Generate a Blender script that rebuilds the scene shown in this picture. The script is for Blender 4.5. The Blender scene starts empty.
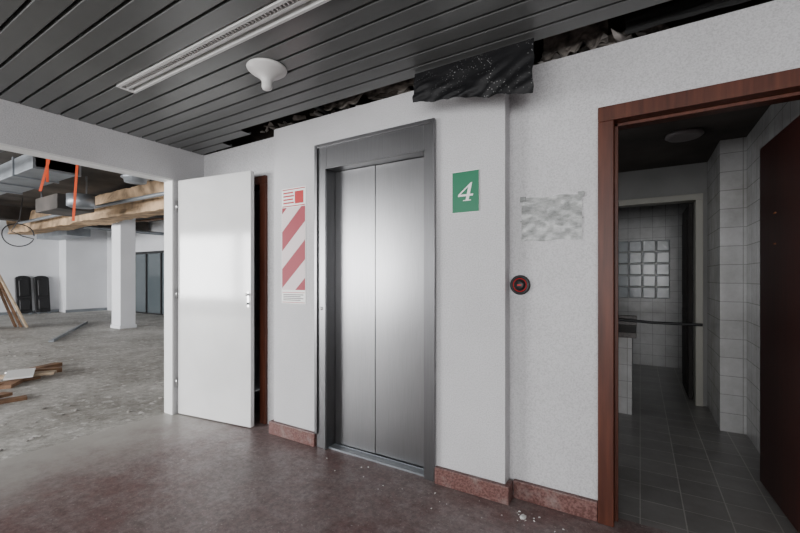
import bpy, bmesh, math, random
from mathutils import Vector, Matrix, noise
random.seed(7)
S = bpy.context.scene
COL = S.collection

# ---------------------------------------------------------------- materials
def new_mat(name):
    m = bpy.data.materials.new(name); m.use_nodes = True
    nt = m.node_tree
    return m, nt, nt.nodes['Principled BSDF']
def plain(name, col, rough=0.6, metal=0.0, bump=0.0, bscale=60.0, var=0.0, vscale=6.0, spec=0.5):
    m, nt, b = new_mat(name)
    N, L = nt.nodes, nt.links
    b.inputs['Roughness'].default_value = rough
    b.inputs['Metallic'].default_value = metal
    b.inputs['Specular IOR Level'].default_value = spec
    b.inputs['Base Color'].default_value = (*col, 1)
    tc = N.new('ShaderNodeTexCoord')
    if var > 0:
        n = N.new('ShaderNodeTexNoise'); n.inputs['Scale'].default_value = vscale; n.inputs['Detail'].default_value = 6
        L.new(tc.outputs['Object'], n.inputs['Vector'])
        r = N.new('ShaderNodeValToRGB')
        r.color_ramp.elements[0].position = .3; r.color_ramp.elements[1].position = .7
        r.color_ramp.elements[0].color = (*[c*(1-var) for c in col], 1)
        r.color_ramp.elements[1].color = (*[min(1, c*(1+var)) for c in col], 1)
        L.new(n.outputs['Fac'], r.inputs['Fac']); L.new(r.outputs['Color'], b.inputs['Base Color'])
    if bump > 0:
        n2 = N.new('ShaderNodeTexNoise'); n2.inputs['Scale'].default_value = bscale; n2.inputs['Detail'].default_value = 3
        L.new(tc.outputs['Object'], n2.inputs['Vector'])
        bp = N.new('ShaderNodeBump'); bp.inputs['Strength'].default_value = bump; bp.inputs['Distance'].default_value = .004
        L.new(n2.outputs['Fac'], bp.inputs['Height']); L.new(bp.outputs['Normal'], b.inputs['Normal'])
    return m

def ramp(nt, src, p0, c0, p1, c1):
    r = nt.nodes.new('ShaderNodeValToRGB')
    r.color_ramp.elements[0].position = p0; r.color_ramp.elements[1].position = p1
    r.color_ramp.elements[0].color = (*c0, 1); r.color_ramp.elements[1].color = (*c1, 1)
    nt.links.new(src, r.inputs['Fac']); return r.outputs['Color']
def noi(nt, vec, scale, detail=4, rough=.55):
    n = nt.nodes.new('ShaderNodeTexNoise'); n.inputs['Scale'].default_value = scale
    n.inputs['Detail'].default_value = detail; n.inputs['Roughness'].default_value = rough
    nt.links.new(vec, n.inputs['Vector']); return n.outputs['Fac']
def mix(nt, f, a, b_):
    m = nt.nodes.new('ShaderNodeMix'); m.data_type = 'RGBA'
    nt.links.new(f, m.inputs[0])
    for s, v in ((m.inputs[6], a), (m.inputs[7], b_)):
        if isinstance(v, tuple): s.default_value = (*v, 1)
        else: nt.links.new(v, s)
    return m.outputs[2]
def mult(nt, a, b_):
    m = nt.nodes.new('ShaderNodeMix'); m.data_type = 'RGBA'; m.blend_type = 'MULTIPLY'; m.inputs[0].default_value = 1
    nt.links.new(a, m.inputs[6]); nt.links.new(b_, m.inputs[7]); return m.outputs[2]

M = {}
def stucco(name, col):
    m, nt, b = new_mat(name); N, L = nt.nodes, nt.links
    tc = N.new('ShaderNodeTexCoord'); v = tc.outputs['Object']
    big = ramp(nt, noi(nt, v, 1.3, 7, .65), .3, tuple(c*.88 for c in col), .66, col)
    fine = ramp(nt, noi(nt, v, 150, 2), .32, (.76, .76, .76), .58, (1, 1, 1))
    L.new(mult(nt, big, fine), b.inputs['Base Color'])
    b.inputs['Roughness'].default_value = .65
    bp = N.new('ShaderNodeBump'); bp.inputs['Strength'].default_value = .75; bp.inputs['Distance'].default_value = .003
    L.new(noi(nt, v, 120, 3), bp.inputs['Height']); L.new(bp.outputs['Normal'], b.inputs['Normal'])
    return m
M['wall'] = stucco('stucco_white', (.60, .595, .605))
M['farwall'] = plain('painted_plaster', (.66, .67, .69), .7, var=.08, vscale=1)

# main floor
m, nt, b = new_mat('floor_red_worn'); N, L = nt.nodes, nt.links
v = N.new('ShaderNodeTexCoord').outputs['Object']
c = mix(nt, ramp(nt, noi(nt, v, 1.0, 9, .72), .38, (0, 0, 0), .64, (1, 1, 1)), (.20, .112, .106), (.225, .182, .176))
c = mix(nt, ramp(nt, noi(nt, v, 6, 9, .78), .44, (0, 0, 0), .66, (.8, .8, .8)), c, (.32, .278, .268))
c = mult(nt, c, ramp(nt, noi(nt, v, 26, 8, .85), .40, (.52, .49, .49), .58, (1.0, 1.0, 1.0)))
c = mix(nt, ramp(nt, noi(nt, v, 60, 5, .7), .60, (0, 0, 0), .69, (.75, .75, .75)), c, (.50, .46, .44))
sx = N.new('ShaderNodeSeparateXYZ'); L.new(v, sx.inputs[0])
ad = N.new('ShaderNodeMath'); ad.operation = 'MULTIPLY_ADD'; ad.inputs[1].default_value = 1.6
L.new(noi(nt, v, 2.2, 9, .75), ad.inputs[0])
ng = N.new('ShaderNodeMath'); ng.operation = 'MULTIPLY'; ng.inputs[1].default_value = -1.0
L.new(sx.outputs['X'], ng.inputs[0]); L.new(ng.outputs[0], ad.inputs[2])
mr = N.new('ShaderNodeMapRange'); mr.inputs['From Min'].default_value = 3.6; mr.inputs['From Max'].default_value = 4.4
L.new(ad.outputs[0], mr.inputs['Value'])
c = mix(nt, mr.outputs[0], c, (.37, .355, .33))
L.new(c, b.inputs['Base Color'])
L.new(ramp(nt, noi(nt, v, 5, 8, .7), .3, (.27, .27, .27), .7, (.55, .55, .55)), b.inputs['Roughness'])
bp = N.new('ShaderNodeBump'); bp.inputs['Strength'].default_value = .25; bp.inputs['Distance'].default_value = .003
L.new(noi(nt, v, 40, 5), bp.inputs['Height']); L.new(bp.outputs['Normal'], b.inputs['Normal'])
M['floor'] = m
# concrete floor
m, nt, b = new_mat('floor_dusty_concrete'); N, L = nt.nodes, nt.links
v = N.new('ShaderNodeTexCoord').outputs['Object']
c = mix(nt, ramp(nt, noi(nt, v, .9, 9, .72), .40, (0, 0, 0), .60, (1, 1, 1)), (.33, .315, .285), (.56, .545, .515))
c = mult(nt, c, ramp(nt, noi(nt, v, 14, 8, .85), .40, (.55, .55, .53), .58, (1.0, 1.0, 1.0)))
c = mix(nt, ramp(nt, noi(nt, v, 10, 6, .7), .56, (0, 0, 0), .65, (.9, .9, .9)), c, (.70, .69, .66))
L.new(c, b.inputs['Base Color']); b.inputs['Roughness'].default_value = .6
bp = N.new('ShaderNodeBump'); bp.inputs['Strength'].default_value = .3; bp.inputs['Distance'].default_value = .004
L.new(noi(nt, v, 25, 5), bp.inputs['Height']); L.new(bp.outputs['Normal'], b.inputs['Normal'])
M['concfloor'] = m
# tiles
def tiles(name, size, c1, c2, grout, floor=False, rough=.25):
    m, nt, b = new_mat(name); N, L = nt.nodes, nt.links
    v = N.new('ShaderNodeTexCoord').outputs['Object']
    sx = N.new('ShaderNodeSeparateXYZ'); L.new(v, sx.inputs[0])
    cb = N.new('ShaderNodeCombineXYZ')
    if floor:
        L.new(sx.outputs['X'], cb.inputs[0]); L.new(sx.outputs['Y'], cb.inputs[1])
    else:
        a = N.new('ShaderNodeMath'); a.operation = 'ADD'
        L.new(sx.outputs['X'], a.inputs[0]); L.new(sx.outputs['Y'], a.inputs[1])
        L.new(a.outputs[0], cb.inputs[0]); L.new(sx.outputs['Z'], cb.inputs[1])
    br = N.new('ShaderNodeTexBrick'); br.offset = 0; br.squash = 1
    br.inputs['Scale'].default_value = 1; br.inputs['Brick Width'].default_value = size
    br.inputs['Row Height'].default_value = size; br.inputs['Mortar Size'].default_value = .003
    br.inputs['Color1'].default_value = (*c1, 1); br.inputs['Color2'].default_value = (*c2, 1); br.inputs['Mortar'].default_value = (*grout, 1)
    L.new(cb.outputs[0], br.inputs['Vector'])
    dirt = ramp(nt, noi(nt, v, 3, 7, .7), .35, (.72, .71, .69), .65, (1, 1, 1))
    L.new(mult(nt, br.outputs['Color'], dirt), b.inputs['Base Color'])
    b.inputs['Roughness'].default_value = rough
    bp = N.new('ShaderNodeBump'); bp.inputs['Strength'].default_value = .4; bp.inputs['Distance'].default_value = .002; bp.invert = True
    L.new(br.outputs['Fac'], bp.inputs['Height']); L.new(bp.outputs['Normal'], b.inputs['Normal'])
    return m
M['tile'] = tiles('wall_tiles_white', .15, (.54, .54, .54), (.49, .49, .49), (.30, .30, .29))
M['tilefloor'] = tiles('floor_tiles_grey', .2, (.25, .242, .235), (.205, .20, .195), (.40, .39, .37), True, .35)
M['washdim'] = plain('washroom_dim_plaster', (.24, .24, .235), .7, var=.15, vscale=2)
# steel
def steel(name, col, rough):
    m, nt, b = new_mat(name); N, L = nt.nodes, nt.links
    v = N.new('ShaderNodeTexCoord').outputs['Object']
    mp = N.new('ShaderNodeMapping'); L.new(v, mp.inputs['Vector'])
    mp.inputs['Scale'].default_value = (220, 220, 5)
    b.inputs['Metallic'].default_value = 1
    n = noi(nt, mp.outputs[0], 1, 3)
    L.new(ramp(nt, n, .2, tuple(x*.90 for x in col), .8, tuple(x*1.08 for x in col)), b.inputs['Base Color'])
    L.new(ramp(nt, noi(nt, v, 1.6, 2, .4), .2, (rough-.02,)*3, .8, (rough+.03,)*3), b.inputs['Roughness'])
    return m
M['steel'] = steel('brushed_steel', (.26, .26, .265), .30)
M['steelf'] = steel('brushed_steel_frame', (.20, .20, .205), .32)
M['chrome'] = plain('dull_chrome', (.6, .6, .6), .3, 1)
M['slat'] = plain('ceiling_slat_grey', (.115, .12, .118), .34, 0.0, bump=.05, bscale=20, var=.12, vscale=2)
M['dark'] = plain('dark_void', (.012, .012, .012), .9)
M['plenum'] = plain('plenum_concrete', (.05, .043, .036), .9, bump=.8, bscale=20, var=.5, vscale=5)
M['whiteenamel'] = plain('white_enamel', (.68, .68, .67), .10, var=.05, vscale=3, bump=.02, bscale=4, spec=.8)
M['whitetrim'] = plain('white_trim', (.70, .70, .69), .45)
M['plastic'] = plain('white_plastic', (.75, .74, .72), .4)
def wood(name, a, c, rough=.38, spec=.5):
    m, nt, b = new_mat(name); N, L = nt.nodes, nt.links
    v = N.new('ShaderNodeTexCoord').outputs['Object']
    mp = N.new('ShaderNodeMapping'); mp.inputs['Scale'].default_value = (40, 40, 2.5); L.new(v, mp.inputs['Vector'])
    L.new(ramp(nt, noi(nt, mp.outputs[0], 1, 5), .3, a, .7, c), b.inputs['Base Color'])
    b.inputs['Specular IOR Level'].default_value = spec
    b.inputs['Roughness'].default_value = rough; return m
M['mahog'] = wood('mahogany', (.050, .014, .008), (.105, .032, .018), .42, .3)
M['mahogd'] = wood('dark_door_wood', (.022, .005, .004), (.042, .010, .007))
m, nt, b = new_mat('red_terrazzo'); N, L = nt.nodes, nt.links
v = N.new('ShaderNodeTexCoord').outputs['Object']
c = mix(nt, ramp(nt, noi(nt, v, 80, 4), .4, (0, 0, 0), .62, (1, 1, 1)), (.09, .033, .028), (.19, .10, .088))
c = mix(nt, ramp(nt, noi(nt, v, 9, 7, .7), .52, (0, 0, 0), .68, (.6, .6, .6)), c, (.25, .205, .19))
L.new(c, b.inputs['Base Color']); b.inputs['Roughness'].default_value = .45; M['terra'] = m
M['green'] = plain('sign_green', (.006, .15, .07), .4)
M['white'] = plain('print_white', (.78, .78, .76), .45)
M['red'] = plain('print_red', (.42, .012, .016), .5, spec=.3)
M['grey'] = plain('print_grey', (.18, .16, .16), .5)
M['brass'] = plain('tarnished_brass', (.30, .10, .03), .5)
M['black'] = plain('black_rubber', (.015, .015, .016), .45)
M['granite'] = plain('granite_top', (.06, .05, .045), .3, var=.5, vscale=60)
M['cream'] = plain('cream_frame', (.34, .33, .29), .5)
M['tan'] = plain('tan_plaster', (.38, .26, .155), .85, bump=.8, bscale=8, var=.55, vscale=4)
M['orange'] = plain('orange_strap', (.85, .10, .02), .5)
M['wood'] = plain('rough_wood', (.20, .11, .06), .75, var=.4, vscale=8)
M['wood2'] = plain('pale_wood', (.42, .32, .22), .75, var=.3, vscale=8)
M['galv'] = plain('galvanised_duct', (.26, .28, .30), .4, .6, var=.25, vscale=3)
M['rubble'] = plain('plaster_rubble', (.34, .32, .30), .9, bump=.7, bscale=30, var=.5, vscale=14)
M['foil'] = plain('old_insulation', (.19, .17, .15), .85, bump=1, bscale=25, var=.8, vscale=16)
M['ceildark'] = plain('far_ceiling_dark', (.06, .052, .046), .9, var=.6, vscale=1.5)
M['glassblock'] = plain('glass_block', (.36, .39, .41), .15, bump=.6, bscale=25)
M['darkpanel'] = plain('dark_painted_panel', (.03, .027, .026), .7, spec=.2, var=.2)
m, nt, b = new_mat('dark_glass'); b.inputs['Base Color'].default_value = (.10, .12, .13, 1); b.inputs['Roughness'].default_value = .08; M['glass'] = m
# black speckled sheet
m, nt, b = new_mat('black_speckled_sheet'); N, L = nt.nodes, nt.links
v = N.new('ShaderNodeTexCoord').outputs['Object']
vo = N.new('ShaderNodeTexVoronoi'); vo.inputs['Scale'].default_value = 80; L.new(v, vo.inputs['Vector'])
spk = ramp(nt, vo.outputs['Distance'], .10, (1, 1, 1), .22, (0, 0, 0))
msk = ramp(nt, noi(nt, v, 7, 3), .48, (0, 0, 0), .58, (1, 1, 1))
L.new(mix(nt, mult(nt, spk, msk), (.008, .008, .009), (.34, .34, .34)), b.inputs['Base Color']); b.inputs['Roughness'].default_value = .55
b.inputs['Specular IOR Level'].default_value = .25
bp = N.new('ShaderNodeBump'); bp.inputs['Strength'].default_value = .5; bp.inputs['Distance'].default_value = .008
L.new(noi(nt, v, 10, 4, .5), bp.inputs['Height']); L.new(bp.outputs['Normal'], b.inputs['Normal'])
M['sheet'] = m
# cloudy plastic
m, nt, b = new_mat('cloudy_plastic'); N, L = nt.nodes, nt.links
v = N.new('ShaderNodeTexCoord').outputs['Object']
mp = N.new('ShaderNodeMapping'); mp.inputs['Scale'].default_value = (1, 1, 2.2); L.new(v, mp.inputs['Vector'])
L.new(ramp(nt, noi(nt, mp.outputs[0], 14, 9, .8), .38, (.17, .18, .175), .60, (.42, .43, .42)), b.inputs['Base Color'])
b.inputs['Roughness'].default_value = .18; b.inputs['Alpha'].default_value = .8
bp = N.new('ShaderNodeBump'); bp.inputs['Strength'].default_value = .4; bp.inputs['Distance'].default_value = .004
L.new(noi(nt, v, 22, 4), bp.inputs['Height']); L.new(bp.outputs['Normal'], b.inputs['Normal'])
M['cloudy'] = m
# diagonal stripes
m, nt, b = new_mat('red_white_diagonal'); N, L = nt.nodes, nt.links
v = N.new('ShaderNodeTexCoord').outputs['Object']
sx = N.new('ShaderNodeSeparateXYZ'); L.new(v, sx.inputs[0])
a1 = N.new('ShaderNodeMath'); a1.operation = 'MULTIPLY_ADD'; a1.inputs[1].default_value = -0.9
L.new(sx.outputs['X'], a1.inputs[0]); L.new(sx.outputs['Z'], a1.inputs[2])
a2 = N.new('ShaderNodeMath'); a2.operation = 'MULTIPLY'; a2.inputs[1].default_value = 1/.29; L.new(a1.outputs[0], a2.inputs[0])
a3 = N.new('ShaderNodeMath'); a3.operation = 'FRACT'; L.new(a2.outputs[0], a3.inputs[0])
a4 = N.new('ShaderNodeMath'); a4.operation = 'GREATER_THAN'; a4.inputs[1].default_value = .48; L.new(a3.outputs[0], a4.inputs[0])
L.new(mix(nt, a4.outputs[0], (.66, .57, .57), (.30, .022, .04)), b.inputs['Base Color']); b.inputs['Roughness'].default_value = .5
b.inputs['Specular IOR Level'].default_value = .3
M['stripe'] = m

# ---------------------------------------------------------------- mesh helpers
def obj_from_bm(name, bm, mats, parent=None, smooth=False):
    me = bpy.data.meshes.new(name); bm.normal_update(); bm.to_mesh(me); bm.free()
    for mt in (mats if isinstance(mats, (list, tuple)) else [mats]): me.materials.append(M[mt])
    if smooth:
        for p in me.polygons: p.use_smooth = True
    o = bpy.data.objects.new(name, me); COL.objects.link(o)
    if parent: o.parent = parent
    return o
def bbox(bm, x0, x1, y0, y1, z0, z1, mi=0, mtx=None):
    vs = [bm.verts.new(Vector((x, y, z))) for x in (x0, x1) for y in (y0, y1) for z in (z0, z1)]
    if mtx:
        for q in vs: q.co = mtx @ q.co
    for f in ((0, 1, 3, 2), (4, 6, 7, 5), (0, 4, 5, 1), (2, 3, 7, 6), (0, 2, 6, 4), (1, 5, 7, 3)):
        fc = bm.faces.new([vs[i] for i in f]); fc.material_index = mi
def boxes(name, lst, mats, parent=None, bevel=0, mtx=None):
    bm = bmesh.new()
    for t in lst: bbox(bm, *t[:6], mi=(t[6] if len(t) > 6 else 0), mtx=mtx)
    bmesh.ops.recalc_face_normals(bm, faces=bm.faces)
    o = obj_from_bm(name, bm, mats, parent)
    if bevel:
        md = o.modifiers.new('bev', 'BEVEL'); md.width = bevel; md.segments = 2; md.limit_method = 'ANGLE'
    return o
def empty(name, loc=(0, 0, 0)):
    e = bpy.data.objects.new(name, None); COL.objects.link(e); e.empty_display_size = .1
    return e
def lathe(name, prof, mat, mtx, parent=None, seg=48):
    bm = bmesh.new(); rings = []
    for r, h in prof:
        if r < 1e-5: rings.append([bm.verts.new(mtx @ Vector((0, 0, h)))])
        else: rings.append([bm.verts.new(mtx @ Vector((r*math.cos(2*math.pi*i/seg), r*math.sin(2*math.pi*i/seg), h))) for i in range(seg)])
    for a, b_ in zip(rings, rings[1:]):
        for i in range(seg):
            j = (i+1) % seg
            if len(a) == 1 and len(b_) == 1: continue
            if len(a) == 1: bm.faces.new((a[0], b_[i], b_[j]))
            elif len(b_) == 1: bm.faces.new((a[i], b_[0], a[j]))
            else: bm.faces.new((a[i], b_[i], b_[j], a[j]))
    bmesh.ops.recalc_face_normals(bm, faces=bm.faces)
    return obj_from_bm(name, bm, mat, parent, True)
def tube(name, pts, r, mat, parent=None, cyclic=False):
    cu = bpy.data.curves.new(name, 'CURVE'); cu.dimensions = '3D'; cu.bevel_depth = r; cu.bevel_resolution = 3
    sp = cu.splines.new('POLY'); sp.points.add(len(pts)-1); sp.use_cyclic_u = cyclic
    for p, q in zip(sp.points, pts): p.co = (*q, 1)
    cu.materials.append(M[mat])
    o = bpy.data.objects.new(name, cu); COL.objects.link(o)
    dg = bpy.context.evaluated_depsgraph_get()
    me = bpy.data.meshes.new_from_object(o.evaluated_get(dg)); bpy.data.objects.remove(o)
    if not me.materials: me.materials.append(M[mat])
    o = bpy.data.objects.new(name, me); COL.objects.link(o)
    if parent: o.parent = parent
    return o
def T(x, y, z): return Matrix.Translation((x, y, z))
def R(deg, ax): return Matrix.Rotation(math.radians(deg), 4, ax)

H = 2.43       # slat ceiling
HT = 3.1       # structural slab
XL = -3.62     # left wall face
SE = 2.05      # slat ceiling edge
# ---------------------------------------------------------------- shell
boxes('floor', [(-3.72, 3.72, -4.12, 2.34, -.1, 0)], 'floor')
boxes('floor_hall', [(-18.2, -3.72, -6.2, 7.3, -.1, 0)], 'concfloor')
boxes('floor_washroom', [(-3.6, 3.72, 2.34, 7.3, -.1, 0)], 'tilefloor')
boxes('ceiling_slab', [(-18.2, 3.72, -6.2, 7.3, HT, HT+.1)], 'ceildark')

boxes('wall_front', [
    (-3.62, -3.52, 2.29, 2.41, 0, H), (-3.52, -2.78, 2.29, 2.41, 2.10, H), (-2.78, -2.507, 2.29, 2.41, 0, H),
    (-2.507, -2.035, 2.18, 2.60, 0, H),
    (-2.035, -1.074, 2.18, 2.60, 2.205, H),
    (-1.074, -.642, 2.18, 2.60, 0, H),
    (-.642, -.175, 2.27, 2.40, 0, H), (-.175, .765, 2.27, 2.40, 2.10, H), (.765, 3.62, 2.27, 2.40, 0, H)], 'wall')
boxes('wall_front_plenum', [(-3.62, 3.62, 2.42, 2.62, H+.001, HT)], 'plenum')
boxes('wall_left', [
    (-3.74, XL, 2.0, 7.2, 0, HT), (-3.74, XL, -1.3, 2.0, 2.14, HT), (-3.74, XL, -4.1, -1.3, 0, HT)], 'wall')
boxes('wall_right', [(3.62, 3.74, -4.1, 7.2, 0, HT)], 'wall')
boxes('wall_rear', [
    (-3.62, 3.62, -4.12, -4.0, 0, .75), (-3.62, 3.62, -4.12, -4.0, 2.25, HT),
    (-3.62, -3.0, -4.12, -4.0, .75, 2.25), (3.0, 3.62, -4.12, -4.0, .75, 2.25)], 'wall')
wl = [(-3.0, 3.0, -4.1, -4.04, .75, .80), (-3.0, 3.0, -4.1, -4.04, 2.20, 2.25)]
for i in range(6): wl.append((-3.0+i*1.19, -2.92+i*1.19, -4.1, -4.04, .80, 2.20))
wl.append((-2.95, 2.95, -4.09, -4.05, 1.24, 1.36)); wl.append((-2.95, 2.95, -4.09, -4.05, 1.76, 1.84))
boxes('window_1', wl, 'galv')

def slat_ceiling():
    bm = bmesh.new(); p = .11; w = .095
    def one(x0, x1, y0):
        prof = [(y0, .022), (y0, .003), (y0+.003, 0), (y0+w-.003, 0), (y0+w, .003), (y0+w, .022)]
        A = [bm.verts.new((x0, y, H+z)) for y, z in prof]; B = [bm.verts.new((x1, y, H+z)) for y, z in prof]
        for i in range(5): bm.faces.new((A[i], A[i+1], B[i+1], B[i]))
    k = 1
    while SE-k*p > -4.0:
        x1 = -2.76 if k == 8 else 3.60
        one(XL+.002, x1, SE-k*p+.0075); k += 1
    one(XL+.002, -2.75, SE+.0075); one(XL+.002, -3.15, SE+.1175)
    fy = SE-8*p
    bbox(bm, XL+.002, 3.6, -3.99, fy, H+.024, H+.03, 1)
    bbox(bm, XL+.002, -2.76, fy, fy+.11, H+.024, H+.03, 1)
    bbox(bm, XL+.002, 3.6, fy+.11, SE-.005, H+.024, H+.03, 1)
    for x in (-3.2, -2.0, -.8, .4, 1.6, 2.8):
        bbox(bm, x, x+.03, 1.30, 2.26, H+.032, H+.06, 1)
        bbox(bm, x+.01, x+.016, 2.0, 2.006, H+.06, HT, 1)
    bmesh.ops.recalc_face_normals(bm, faces=bm.faces)
    return obj_from_bm('ceiling', bm, ['slat', 'dark'])
slat_ceiling()

fy = SE-.88
lb = []
X0, X1 = -2.76, 1.0
lb += [(X0, X1, fy+.002, fy+.018, H-.008, H+.05, 0), (X0, X1, fy+.094, fy+.108, H-.008, H+.05, 0), (X0, X1, fy+.050, fy+.060, H-.004, H+.05, 0),
       (X0, X0+.02, fy+.018, fy+.094, H-.008, H+.05, 0)]
lb += [(X0+.02, X1, fy+.018, fy+.094, H+.05, H+.056, 1)]
lb += [(X0+.02, X1, fy+.068, fy+.075, H+.004, H+.03, 0)]
x = X0+.04
while x < X1:
    lb.append((x, x+.008, fy+.019, fy+.049, H+.002, H+.03, 0)); x += .024
boxes('ceiling_linear_diffuser', lb, ['whitetrim', 'dark', 'grey'])

lathe('ceiling_detector', [(0, 0), (.106, 0), (.110, -.006), (.106, -.014), (.086, -.030), (.060, -.046), (.040, -.060), (.029, -.076), (.028, -.095), (.029, -.108), (.024, -.120), (.012, -.126), (0, -.127)],
      'plastic', T(-1.80, 1.515, H-.0005))

# ---------------------------------------------------------------- baseboards
bh = .10
boxes('baseboard_front', [
    (-2.535, -2.045, 2.150, 2.18, .0, bh), (-2.535, -2.507, 2.18, 2.288, 0, bh),
    (-1.064, -.614, 2.150, 2.18, 0, bh), (-.642, -.614, 2.18, 2.24, 0, bh), (-.614, -.186, 2.242, 2.27, 0, bh)], 'terra', bevel=.004)

# ---------------------------------------------------------------- elevator
el = empty('elevator')
boxes('casing', [
    (-2.033, -1.94, 2.165, 2.30, 0, 2.203), (-1.145, -1.076, 2.165, 2.30, 0, 2.203), (-1.94, -1.145, 2.165, 2.30, 2.03, 2.203)], 'steelf', el, bevel=.003)
boxes('casing_lip', [
    (-2.045, -2.020, 2.150, 2.164, .101, 2.215), (-1.089, -1.064, 2.150, 2.164, .101, 2.215), (-2.020, -1.089, 2.150, 2.164, 2.192, 2.215),
    (-1.952, -1.942, 2.156, 2.164, 0, 2.035), (-1.952, -1.14, 2.156, 2.164, 2.03, 2.042)], 'steelf', el, bevel=.002)
boxes('door_panel_left', [(-1.938, -1.578, 2.260, 2.290, .02, 2.028)], 'steel', el, bevel=.002)
boxes('door_panel_right', [(-1.5765, -1.147, 2.264, 2.294, .02, 2.028)], 'steel', el, bevel=.002)
boxes('sill', [(-1.94, -1.145, 2.19, 2.42, .0, .012), (-1.94, -1.145, 2.25, 2.256, .012, .016)], 'galv', el)
boxes('shaft', [(-2.03, -1.08, 2.59, 2.60, 0, 2.2)], 'dark', el)
lathe('keyhole', [(0, .004), (.010, .004), (.012, 0)], 'chrome', T(-1.985, 2.1635, 1.02) @ R(90, 'X'), el, 20)

# ---------------------------------------------------------------- sign 4
sg = empty('floor_number_sign')
yy = 2.18
boxes('backing', [(-.958, -.790, yy-.004, yy-.0005, 1.628, 1.872)], 'white', sg)
boxes('green_plate', [(-.956, -.792, yy-.007, yy-.0045, 1.630, 1.868)], 'green', sg)
def poly(name, polys, mat, parent, y, ox, oz, s, shear=0):
    bm = bmesh.new()
    for i, pl in enumerate(polys):
        bm.faces.new([bm.verts.new((ox+(px+shear*pz)*s, y-.0001*i, oz+pz*s)) for px, pz in pl])
    return obj_from_bm(name, bm, mat, parent)
poly('digit_4', [
    [(.50, .0), (.68, .0), (.68, 1.0), (.60, 1.0), (.50, .88)],
    [(.36, 0), (.82, 0), (.82, .055), (.36, .055)],
    [(.0, .26), (.88, .26), (.88, .37), (.0, .37)],
    [(.0, .37), (.11, .37), (.62, .90), (.60, 1.0)]], 'white', sg, yy-.0078, -.926, 1.695, .105, .22)

# ---------------------------------------------------------------- striped notice
ns = empty('safety_notice')
boxes('sheet', [(-2.415, -2.156, yy-.003, yy-.0005, 1.045, 1.94)], 'white', ns)
boxes('stripes', [(-2.409, -2.162, yy-.005, yy-.0032, 1.150, 1.79)], 'stripe', ns)
tx = [(-2.405, -2.165, yy-.005, yy-.0032, 1.925, 1.932, 0), (-2.405, -2.165, yy-.005, yy-.0032, 1.796, 1.803, 0)]
for i in range(4): tx.append((-2.395, -2.29+.01*(i % 2), yy-.005, yy-.0032, 1.898-.026*i, 1.909-.026*i, 0))
tx.append((-2.27, -2.18, yy-.005, yy-.0032, 1.815, 1.91, 0))
tx += [(-2.405, -2.165, yy-.005, yy-.0032, 1.128, 1.132), (-2.405, -2.165, yy-.005, yy-.0032, 1.052, 1.056)]
boxes('red_print', tx, 'red', ns)
tx = [(-2.395, -2.18-.03*(i % 2), yy-.005, yy-.0032, 1.110-.014*i, 1.117-.014*i) for i in range(4)]
boxes('grey_print', tx, 'grey', ns)

# ---------------------------------------------------------------- plastic sleeve
pb = empty('taped_plastic_sleeve')
bm = bmesh.new(); nx, nz = 24, 14
g = [[bm.verts.new((-.572+.311*i/nx, 2.2635-.004*noise.noise(Vector((i*.4, j*.5, 3)))-.001, 1.45+.24*j/nz+.004*math.sin(i*.5))) for j in range(nz+1)] for i in range(nx+1)]
for i in range(nx):
    for j in range(nz): bm.faces.new((g[i][j], g[i+1][j], g[i+1][j+1], g[i][j+1]))
obj_from_bm('sheet', bm, 'cloudy', pb, True)
boxes('tape', [(-.58, -.55, 2.258, 2.2695, 1.672, 1.70), (-.28, -.25, 2.258, 2.2695, 1.672, 1.70), (-.58, -.255, 2.2605, 2.2695, 1.560, 1.566)], 'cloudy', pb)

# ---------------------------------------------------------------- call button
cb = empty('call_button')
mt = T(-.580, 2.2695, 1.205) @ R(90, 'X')
lathe('bezel', [(.056, 0), (.056, .012), (.050, .020), (.043, .020), (.040, .012), (0, .012)], 'black', mt, cb)
lathe('red_ring', [(.0385, .0125), (.0385, .016), (.034, .016), (.034, .0125)], 'red', mt, cb)
lathe('cap', [(.024, .0125), (.024, .022), (.020, .025), (0, .026)], 'black', mt, cb)
boxes('indicator', [(-.592, -.568, 2.2415, 2.2435, 1.200, 1.209)], 'red', cb)

# ---------------------------------------------------------------- door frames
f1 = empty('door_frame')
boxes('jambs', [(-.184, -.112, 2.235, 2.42, 0, 2.035), (.70, .772, 2.235, 2.42, 0, 2.035), (-.184, .772, 2.235, 2.42, 2.035, 2.110)], 'mahog', f1, bevel=.004)
boxes('door_stop', [(-.112, -.096, 2.30, 2.34, 0, 2.035), (-.112, .70, 2.30, 2.34, 2.019, 2.0345)], 'mahog', f1, bevel=.002)
f2 = empty('door_frame')
boxes('jambs', [(-3.575, -3.50, 2.265, 2.43, 0, 2.045), (-2.785, -2.712, 2.265, 2.43, 0, 2.045), (-3.575, -2.712, 2.265, 2.43, 2.045, 2.115)], 'mahog', f2, bevel=.004)
boxes('wall_closet', [(-3.60, -2.45, 3.4, 3.5, 0, H), (-2.50, -2.40, 2.61, 3.4, 0, H), (-3.60, -2.51, 2.43, 3.4, H, H+.02)], 'dark')

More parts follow.
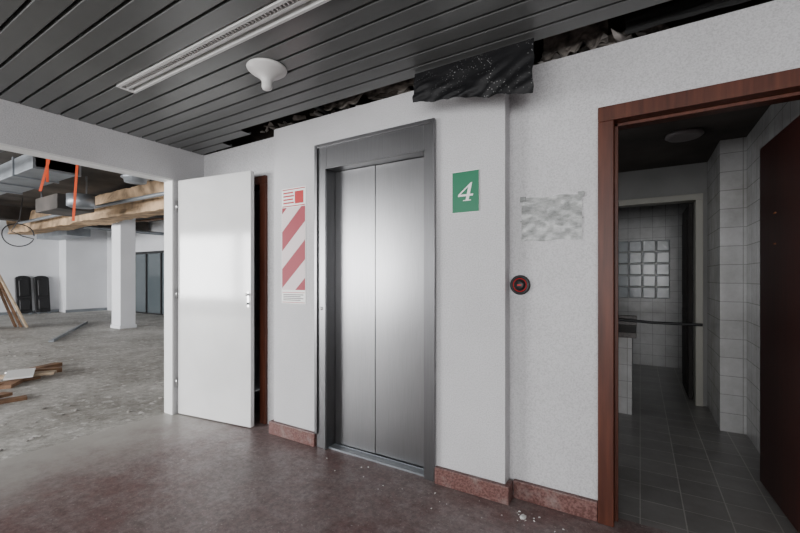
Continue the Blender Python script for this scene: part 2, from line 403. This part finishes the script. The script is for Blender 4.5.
# ---------------------------------------------------------------- white door
d1 = empty('door_1')
ang = math.degrees(math.atan2(.115, .86))
mt = T(-3.605, 2.025, 0) @ R(ang, 'Z')
boxes('leaf', [(0.006, .872, 0, .04, .008, 2.128)], 'whiteenamel', d1, bevel=.003, mtx=mt)
boxes('lock_plate', [(.835, .860, -.004, -.0005, 1.00, 1.13)], 'chrome', d1, bevel=.001, mtx=mt)
boxes('edge_latch', [(.8725, .875, .010, .030, .95, 1.13)], 'chrome', d1, mtx=mt)
lathe('knob', [(.009, 0), (.009, .012), (.013, .016), (.013, .022), (0, .024)], 'chrome', mt @ T(.848, -.004, 1.105) @ R(90, 'X'), d1, 24)
lathe('cylinder', [(.009, 0), (.009, .008), (0, .009)], 'black', mt @ T(.848, -.004, 1.03) @ R(90, 'X'), d1, 24)
for zz in (.25, 1.05, 1.85):
    lathe('hinge_%d' % int(zz*100), [(0, 0), (.007, 0), (.007, .09), (0, .09)], 'chrome', T(-3.606, 2.016, zz), d1, 16)
boxes('trim_1', [(-3.755, -3.742, 1.985, 2.06, 0, 2.20), (-3.755, -3.742, -1.3, 1.985, 2.125, 2.20)], 'whitetrim')
boxes('trim_2', [(-3.74, -3.62, 1.985, 1.999, 0, 2.139), (-3.74, -3.62, -1.3, 1.985, 2.125, 2.139)], 'whitetrim')

# ---------------------------------------------------------------- washroom
boxes('wall_washroom', [
    (.72, .82, 2.42, 4.1, 0, HT, 0),
    (.555, .82, 4.1, 4.80, 0, HT, 0),
    (-1.30, -1.20, 2.61, 4.80, 0, HT, 0),
    (-1.30, -.35, 4.80, 4.92, 0, HT, 1), (-.35, .50, 4.80, 4.92, 2.03, HT, 1), (.50, .82, 4.80, 4.92, 0, HT, 1),
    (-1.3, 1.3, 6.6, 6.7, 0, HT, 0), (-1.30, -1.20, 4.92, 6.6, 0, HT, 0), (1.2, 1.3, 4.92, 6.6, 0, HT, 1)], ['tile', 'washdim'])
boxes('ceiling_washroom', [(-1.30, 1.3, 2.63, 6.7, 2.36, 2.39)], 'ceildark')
f3 = empty('door_frame')
boxes('jambs', [(-.39, -.33, 4.77, 4.93, 0, 2.0), (.46, .52, 4.77, 4.93, 0, 2.0), (-.39, .52, 4.77, 4.93, 2.0, 2.06)], 'cream', f3, bevel=.004)
boxes('door_3', [(.42, .455, 4.95, 5.65, .01, 1.99), (.41, .42, 5.05, 5.55, .15, .9), (.41, .42, 5.05, 5.55, 1.05, 1.85)], 'darkpanel', bevel=.003)
gb = []
for i in range(4):
    for j in range(5):
        gb.append((-.30+i*.165, -.30+i*.165+.155, 6.565, 6.598, .95+j*.165, .95+j*.165+.155))
boxes('window_3', gb, 'glassblock', bevel=.012)
tube('fallen_rail', [(-.22, 4.60, .82), (.1, 4.62, .80), (.50, 4.64, .80)], .014, 'black')
v1 = empty('vanity_counter')
boxes('tiled_base', [(-1.19, -.065, 4.15, 4.76, 0, .70)], 'tile', v1)
boxes('granite_slab', [(-1.19, -.03, 4.11, 4.765, .701, .75), (-1.19, -.03, 4.745, 4.765, .75, .85)], 'granite', v1, bevel=.004)
lathe('ceiling_lamp_round', [(0, 0), (.12, 0), (.125, -.02), (.105, -.035), (.085, -.03), (0, -.02)], 'grey', T(.29, 3.75, 2.3595))
d2 = empty('door_2')
ang = math.degrees(math.atan2(.77, -.042))
mt = T(.703, 2.43, 0) @ R(ang, 'Z')
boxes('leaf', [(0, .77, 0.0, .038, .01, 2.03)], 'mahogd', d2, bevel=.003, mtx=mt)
boxes('lock_plate', [(.50, .53, .0385, .041, 1.43, 1.438), (.50, .53, .0385, .041, 1.60, 1.608)], 'brass', d2, mtx=mt)

# ---------------------------------------------------------------- ceiling rubble + hanging sheet
def chunk(bm, c, s, mi, sub=2, rough=.55):
    r = bmesh.ops.create_icosphere(bm, subdivisions=sub, radius=1)
    rt = Matrix.Rotation(random.uniform(0, 6), 4, 'Z') @ Matrix.Rotation(random.uniform(-.3, .3), 4, 'X')
    sd = Vector((random.uniform(0, 50), random.uniform(0, 50), 0))
    for q in r['verts']:
        d = 1+rough*noise.noise(q.co*1.6+sd)
        q.co = Vector(c)+(rt @ Vector((q.co.x*s[0]*d, q.co.y*s[1]*d, q.co.z*s[2]*d)))
    for f in {f for q in r['verts'] for f in q.link_faces}: f.material_index = mi
bm = bmesh.new()
for i in range(50):
    x = random.uniform(-2.7, -1.1) if i < 28 else random.uniform(-.5, .1)
    sz = random.uniform(.02, .045)
    yb = 2.24 if x < -.66 else 2.33
    chunk(bm, (x, yb+random.uniform(-.02, .03), H+.015+random.uniform(0, .05)), (sz*random.uniform(1.2, 3), sz*.7, sz*.4), 0 if random.random() < .25 else 1, 1, 1.1)
def ragged_bm(bm, x0, x1, ytop, ztop, fbot, seed, nx=60, nz=20, amp=.03, wr=.03, mi=0):
    g = []
    for i in range(nx+1):
        t = i/nx; x = x0+(x1-x0)*t; zb = fbot(t)
        row = []
        for j in range(nz+1):
            s = j/nz
            z = ztop+(zb-ztop)*s
            y = ytop-amp*s*(.8+noise.noise(Vector((t*4, s*2, seed))))-wr*s*abs(noise.noise(Vector((t*6+s*3, s*3, seed+3))))
            row.append(bm.verts.new((x+.015*noise.noise(Vector((s*4, seed, t)))*s, y, z)))
        g.append(row)
    for i in range(nx):
        for j in range(nz):
            f = bm.faces.new((g[i][j], g[i+1][j], g[i+1][j+1], g[i][j+1])); f.material_index = mi; f.smooth = True
ragged_bm(bm, -.46, -.14, 2.30, H+.16, lambda t: H+.02+.07*noise.noise(Vector((t*7, 2, 0))), 9.0, amp=.03, mi=1)
ragged_bm(bm, -2.05, -1.18, 2.20, H+.10, lambda t: H+.03+.06*noise.noise(Vector((t*9, 5, 0))), 12.0, amp=.03, mi=1)
ragged_bm(bm, -.06, 1.3, 2.24, H+.10, lambda t: H+.005+.02*noise.noise(Vector((t*7, 8, 0))), 15.0, amp=.02, mi=2)
obj_from_bm('ceiling_rubble', bm, ['rubble', 'foil', 'dark'])
def hem(t): return .006*noise.noise(Vector((t*7, 0, 0)))+.003*noise.noise(Vector((t*37, 4, 0)))
bm = bmesh.new()
ragged_bm(bm, -1.115, -.445, 2.0, H-.004, lambda t: 2.250-.105*t+hem(t), 4.0, amp=.03, wr=.05)
obj_from_bm('hanging_black_sheet', bm, 'sheet')

# ---------------------------------------------------------------- floor crumbs
bm = bmesh.new()
for i in range(30):
    if i < 12: x, y = random.gauss(-.50, .07), random.gauss(2.10, .04)
    else: x, y = random.uniform(-1.9, -.2), random.uniform(1.9, 2.13)
    y = min(y, 2.13)
    s = random.uniform(.0015, .004)
    if i == 3: s = .014; x, y = -.52, 2.08
    chunk(bm, (x, y, s*.5), (s*1.6, s, s*.6), 0)
obj_from_bm('plaster_crumbs', bm, 'white')

# ---------------------------------------------------------------- hall
boxes('wall_hall_far', [(-18.0, -17.8, -6.1, 7.2, 0, HT), (-17.8, -17.2, 5.75, 7.0, 0, HT)], 'farwall')
boxes('wall_hall_side', [(-17.2, -15.4, 7.0, 7.2, 0, HT), (-15.4, -11.6, 7.0, 7.2, 2.12, HT), (-11.6, -3.74, 7.0, 7.2, 0, HT)], 'farwall')
boxes('wall_hall_rear', [(-17.8, -3.74, -6.2, -6.0, 0, .5), (-17.8, -3.74, -6.2, -6.0, 2.7, HT)] +
      [(-17.8+i*2.78, -17.6+i*2.78, -6.2, -6.0, .5, 2.7) for i in range(6)], 'farwall')
wd = [(-15.4, -11.6, 7.02, 7.10, 2.04, 2.12, 0), (-15.4, -11.6, 7.06, 7.07, .04, 2.04, 1), (-15.4, -11.6, 7.02, 7.10, 0, .04, 0)]
for i in range(5): wd.append((-15.4+i*.935, -15.34+i*.935, 7.02, 7.10, .04, 2.04, 0))
boxes('window_2', wd, ['black', 'glass'])
boxes('baseboard_hall', [(-17.80, -17.78, -6, 5.74, 0, .1), (-17.2, -17.18, 5.73, 7.0, 0, .1)], 'galv')
boxes('structural_column', [(-11.12, -10.68, 4.62, 4.96, 0, HT), (-11.14, -10.66, 4.60, 4.98, 0, .08)], 'farwall', bevel=.01)
boxes('structural_column', [(-13.5, -12.9, 2.2, 2.8, 0, HT), (-13.52, -12.88, 2.18, 2.82, 0, .08)], 'farwall', bevel=.01)
bm = bmesh.new(); n = 140
sec = [(3.89, 2.50), (3.89, 2.62), (3.89, 2.80), (3.89, 3.02), (4.35, 3.02), (4.35, 2.50)]
rings = []
for i in range(n+1):
    x = -4.2-11.5*i/n
    rings.append([bm.verts.new((x, y+.09*noise.noise(Vector((x*1.4, y*3, z*5))), z+.04*noise.noise(Vector((x*2.4, y*4, z*7+9)))+.02*noise.noise(Vector((x*9, y*4, z*7))))) for y, z in sec])
for a, b_ in zip(rings, rings[1:]):
    for i in range(6): bm.faces.new((a[i], b_[i], b_[(i+1) % 6], a[(i+1) % 6]))
bm.faces.new(rings[0]); bm.faces.new(rings[-1])
bmesh.ops.recalc_face_normals(bm, faces=bm.faces)
obj_from_bm('plastered_beam', bm, 'tan')
du = empty('air_duct')
boxes('trunk', [(-9.5, -7.0, 2.0, 2.5, 2.74, 2.98), (-12.8, -9.5, 2.1, 2.4, 2.76, 2.94)], 'galv', du, bevel=.01)
boxes('flanges', [(-7.0-i*.8-.03, -7.0-i*.8, 1.98, 2.52, 2.72, 3.0) for i in range(4)], 'galv', du)
boxes('hangers', [(-7.3-i*2.0, -7.28-i*2.0, 2.2, 2.22, 2.98, HT) for i in range(3)], 'galv', du)
du2 = empty('fan_coil_unit')
boxes('housing', [(-9.6, -8.6, 2.75, 3.3, 2.44, 2.70)], 'ceildark', du2, bevel=.01)
lathe('fan_drum', [(0, 0), (.20, 0), (.20, -.20), (.16, -.22), (0, -.22)], 'galv', T(-8.35, 3.0, 2.68), du2)
boxes('hangers', [(-9.5, -9.48, 2.8, 2.82, 2.70, HT), (-8.7, -8.68, 3.2, 3.22, 2.70, HT)], 'galv', du2)
lathe('ceiling_diffuser_round', [(0, .24), (.12, .24), (.12, 0), (.18, 0), (.20, -.03), (.16, -.05), (.15, -.10), (.08, -.11), (0, -.11)], 'galv', T(-6.9, 3.2, 2.86))
tube('pipe_run', [(-4.2, 3.66, 2.66), (-9, 3.66, 2.68), (-13.9, 3.66, 2.66)], .035, 'galv')
tube('pipe_run', [(-4.0, 1.6, 2.82), (-13, 1.6, 2.82)], .03, 'black')
tube('pipe_run', [(-12.4, 4.5, 2.56), (-12.4, 6.8, 2.56)], .05, 'galv')
# second duct and timber battens higher up in the hall ceiling
du3 = empty('air_duct')
boxes('trunk', [(-17.0, -14.6, 4.9, 5.5, 2.50, 2.86), (-17.0, -14.6, 3.0, 3.4, 2.55, 2.80)], 'galv', du3, bevel=.01)
boxes('hangers', [(-16.0, -15.97, 5.2, 5.23, 2.86, HT), (-16.0, -15.97, 3.2, 3.23, 2.80, HT)], 'galv', du3)
bt = empty('ceiling_battens')
for i in range(7):
    boxes('batten_%d' % (i+1), [(0, 3.4, 0, .09, 0, .03)], 'wood', bt, mtx=T(-13.4+.03*i, 4.75+.27*i, 2.98-.02*(i % 3)) @ R(random.uniform(-5, 5), 'Z'))
tube('loose_cable', [(-5.2, 2.6, HT), (-5.25, 2.65, 2.75), (-5.5, 2.8, 2.55), (-5.9, 2.95, 2.62), (-6.1, 3.0, HT)], .010, 'black')
tube('cable_loop', [(-12.3+.02*math.sin(a*.6), 3.22+.28*math.cos(a*.2618), 2.22+.26*math.sin(a*.2618)) for a in range(24)]+[(-12.3, 3.3, 2.2), (-12.3, 3.1, 2.3), (-12.3, 3.25, 2.6), (-12.3, 3.3, HT)], .012, 'black')
boxes('ceiling_beam', [(-7.6, -7.2, -5.9, 3.8, 3.02, HT)], 'ceildark')
boxes('ceiling_beam', [(-14.4, -14.0, -5.9, 6.9, 2.75, HT)], 'ceildark')
for (px, y1, lean) in ((47, 182, .0), (60, 192, -.14), (80, 221, -.05)):
    u = (px-400)/395; d = 4.6
    X = (-.5195+.8545*u)*d; Y = (.8545+.5195*u)*d
    zb = 1.25+(277-y1)/395*d
    bmx = bmesh.new()
    vv = [bmx.verts.new(q) for q in ((X-.010, Y-.006, HT), (X+.0, Y+.016, HT), (X+.0+lean, Y+.016+lean, zb), (X-.010+lean, Y-.006+lean, zb))]
    bmx.faces.new(vv)
    o = obj_from_bm('hanging_orange_strap', bmx, 'orange'); md = o.modifiers.new('s', 'SOLIDIFY'); md.thickness = .008
def seat_panel(y, x):
    e = empty('black_padded_panel')
    bm = bmesh.new()
    mt = T(x, y, 0.0) @ R(-8, 'Y')
    def slab(w, h0, h1, x0, x1):
        pts = []
        for a in range(0, 181, 15):
            pts.append((math.cos(math.radians(a))*w/2, h1-w*.25+math.sin(math.radians(a))*w*.25))
        pts += [(-w/2, h0), (w/2, h0)]
        A = [bm.verts.new(mt @ Vector((x0, p, q))) for p, q in pts]; B = [bm.verts.new(mt @ Vector((x1, p, q))) for p, q in pts]
        bm.faces.new(A); bm.faces.new(B[::-1])
        for i in range(len(pts)):
            j = (i+1) % len(pts); bm.faces.new((A[i], B[i], B[j], A[j]))
    slab(.40, .04, 1.30, 0, .08)
    slab(.26, .60, 1.18, .08, .15)
    slab(.26, .14, .52, .08, .15)
    bmesh.ops.recalc_face_normals(bm, faces=bm.faces)
    o = obj_from_bm('pad', bm, 'black', e); md = o.modifiers.new('b', 'BEVEL'); md.width = .02; md.segments = 3
    boxes('feet', [(0, .16, -.18, -.10, 0, .05), (0, .16, .10, .18, 0, .05)], 'galv', e, mtx=T(x, y, 0))
seat_panel(4.74, -17.55); seat_panel(5.22, -17.55)
e = empty('leaning_boards')
for i, (dx, mt_) in enumerate(((0, 'wood'), (.16, 'wood'), (.34, 'wood2'))):
    L_ = 1.75; a = math.degrees(math.atan2(.52+.06*i, 1.65))
    mt = T(-13.3+dx, 3.40+.06*i, .012) @ R(a, 'X')
    boxes('board_%d' % (i+1), [(0, .14, 0, .03, 0, L_)], mt_, e, mtx=mt)
e = empty('debris_pile')
def plank(x, y, z, l, w, h, rz, rx, mat):
    boxes('piece', [(-l/2, l/2, -w/2, w/2, 0, h)], mat, e, mtx=T(x, y, z) @ R(rz, 'Z') @ R(rx, 'Y'))
plank(-6.3, 1.50, .0, .7, .12, .03, 100, 0, 'wood')
plank(-6.3, 1.65, .0, .6, .10, .04, -35, 0, 'wood')
plank(-6.4, 1.72, .045, .6, .14, .03, 60, 0, 'wood2')
plank(-6.8, 1.9, .0, .5, .30, .02, 10, 0, 'white')
plank(-6.35, 1.68, .08, .35, .25, .02, -20, 5, 'white')
plank(-6.9, 2.05, .0, .45, .12, .05, 115, 0, 'wood')
plank(-6.6, 1.92, .0, .45, .1, .07, 80, 4, 'wood')
plank(-5.45, 1.08, .0, .8, .10, .03, 80, 0, 'wood')
plank(-5.50, 1.15, .03, .5, .12, .03, 110, 0, 'wood')
boxes('floor_track_strip', [(0, 3.6, -.04, .04, 0, .03), (0, 3.6, -.04, -.03, .03, .05)], 'galv', mtx=T(-9.66, 3.0, .0) @ R(math.degrees(math.atan2(1.87, -3.44)), 'Z'))
for (xa, xb, cnt) in ((-12, -7.6, 140), (-5.0, -3.9, 26)):
    bm = bmesh.new()
    for i in range(cnt):
        x = random.uniform(xa, xb); y = random.uniform(.9, 2.9)
        s = random.uniform(.005, .015)
        chunk(bm, (x, y, s*.4), (s*1.5, s, s*.5), 0)
    obj_from_bm('rubble_crumbs', bm, 'rubble')

# ---------------------------------------------------------------- light
w = bpy.data.worlds.new('World'); S.world = w; w.use_nodes = True
w.node_tree.nodes['Background'].inputs[0].default_value = (.85, .9, 1, 1)
w.node_tree.nodes['Background'].inputs[1].default_value = 1.0
def area(name, loc, rot, sx, sy, pw, col=(1, 1, 1)):
    l = bpy.data.lights.new(name, 'AREA'); l.shape = 'RECTANGLE'; l.size = sx; l.size_y = sy; l.energy = pw; l.color = col
    o = bpy.data.objects.new(name, l); COL.objects.link(o); o.location = loc; o.rotation_euler = [math.radians(a) for a in rot]
    return o
area('window_daylight', (0, -4.2, 1.5), (90, 0, 0), 5.9, 1.4, 370, (.99, .985, .985))
area('hall_window_daylight', (-10.8, -6.3, 1.6), (90, 0, 0), 13, 2.1, 2600, (.99, .99, 1))
area('washroom_fill', (-.8, 5.6, 2.2), (0, 0, 0), .5, .5, 2.6, (.95, .98, 1))  # added overhead fill to lift the inner room, not a daylight source
area('washroom_side_fill', (-1.15, 3.3, 1.7), (90, 0, -90), .7, .7, 3.2, (.97, .98, 1))  # added fill from the left for door and column; that wall has no window

# ---------------------------------------------------------------- camera
cd = bpy.data.cameras.new('Camera'); cam = bpy.data.objects.new('Camera', cd); COL.objects.link(cam)
cd.sensor_width = 36; cd.lens = 36*395/800; cd.shift_y = 10.5/800; cd.clip_start = .05
cam.location = (0, 0, 1.25); cam.rotation_euler = (math.radians(90), 0, math.radians(31.3))
S.camera = cam
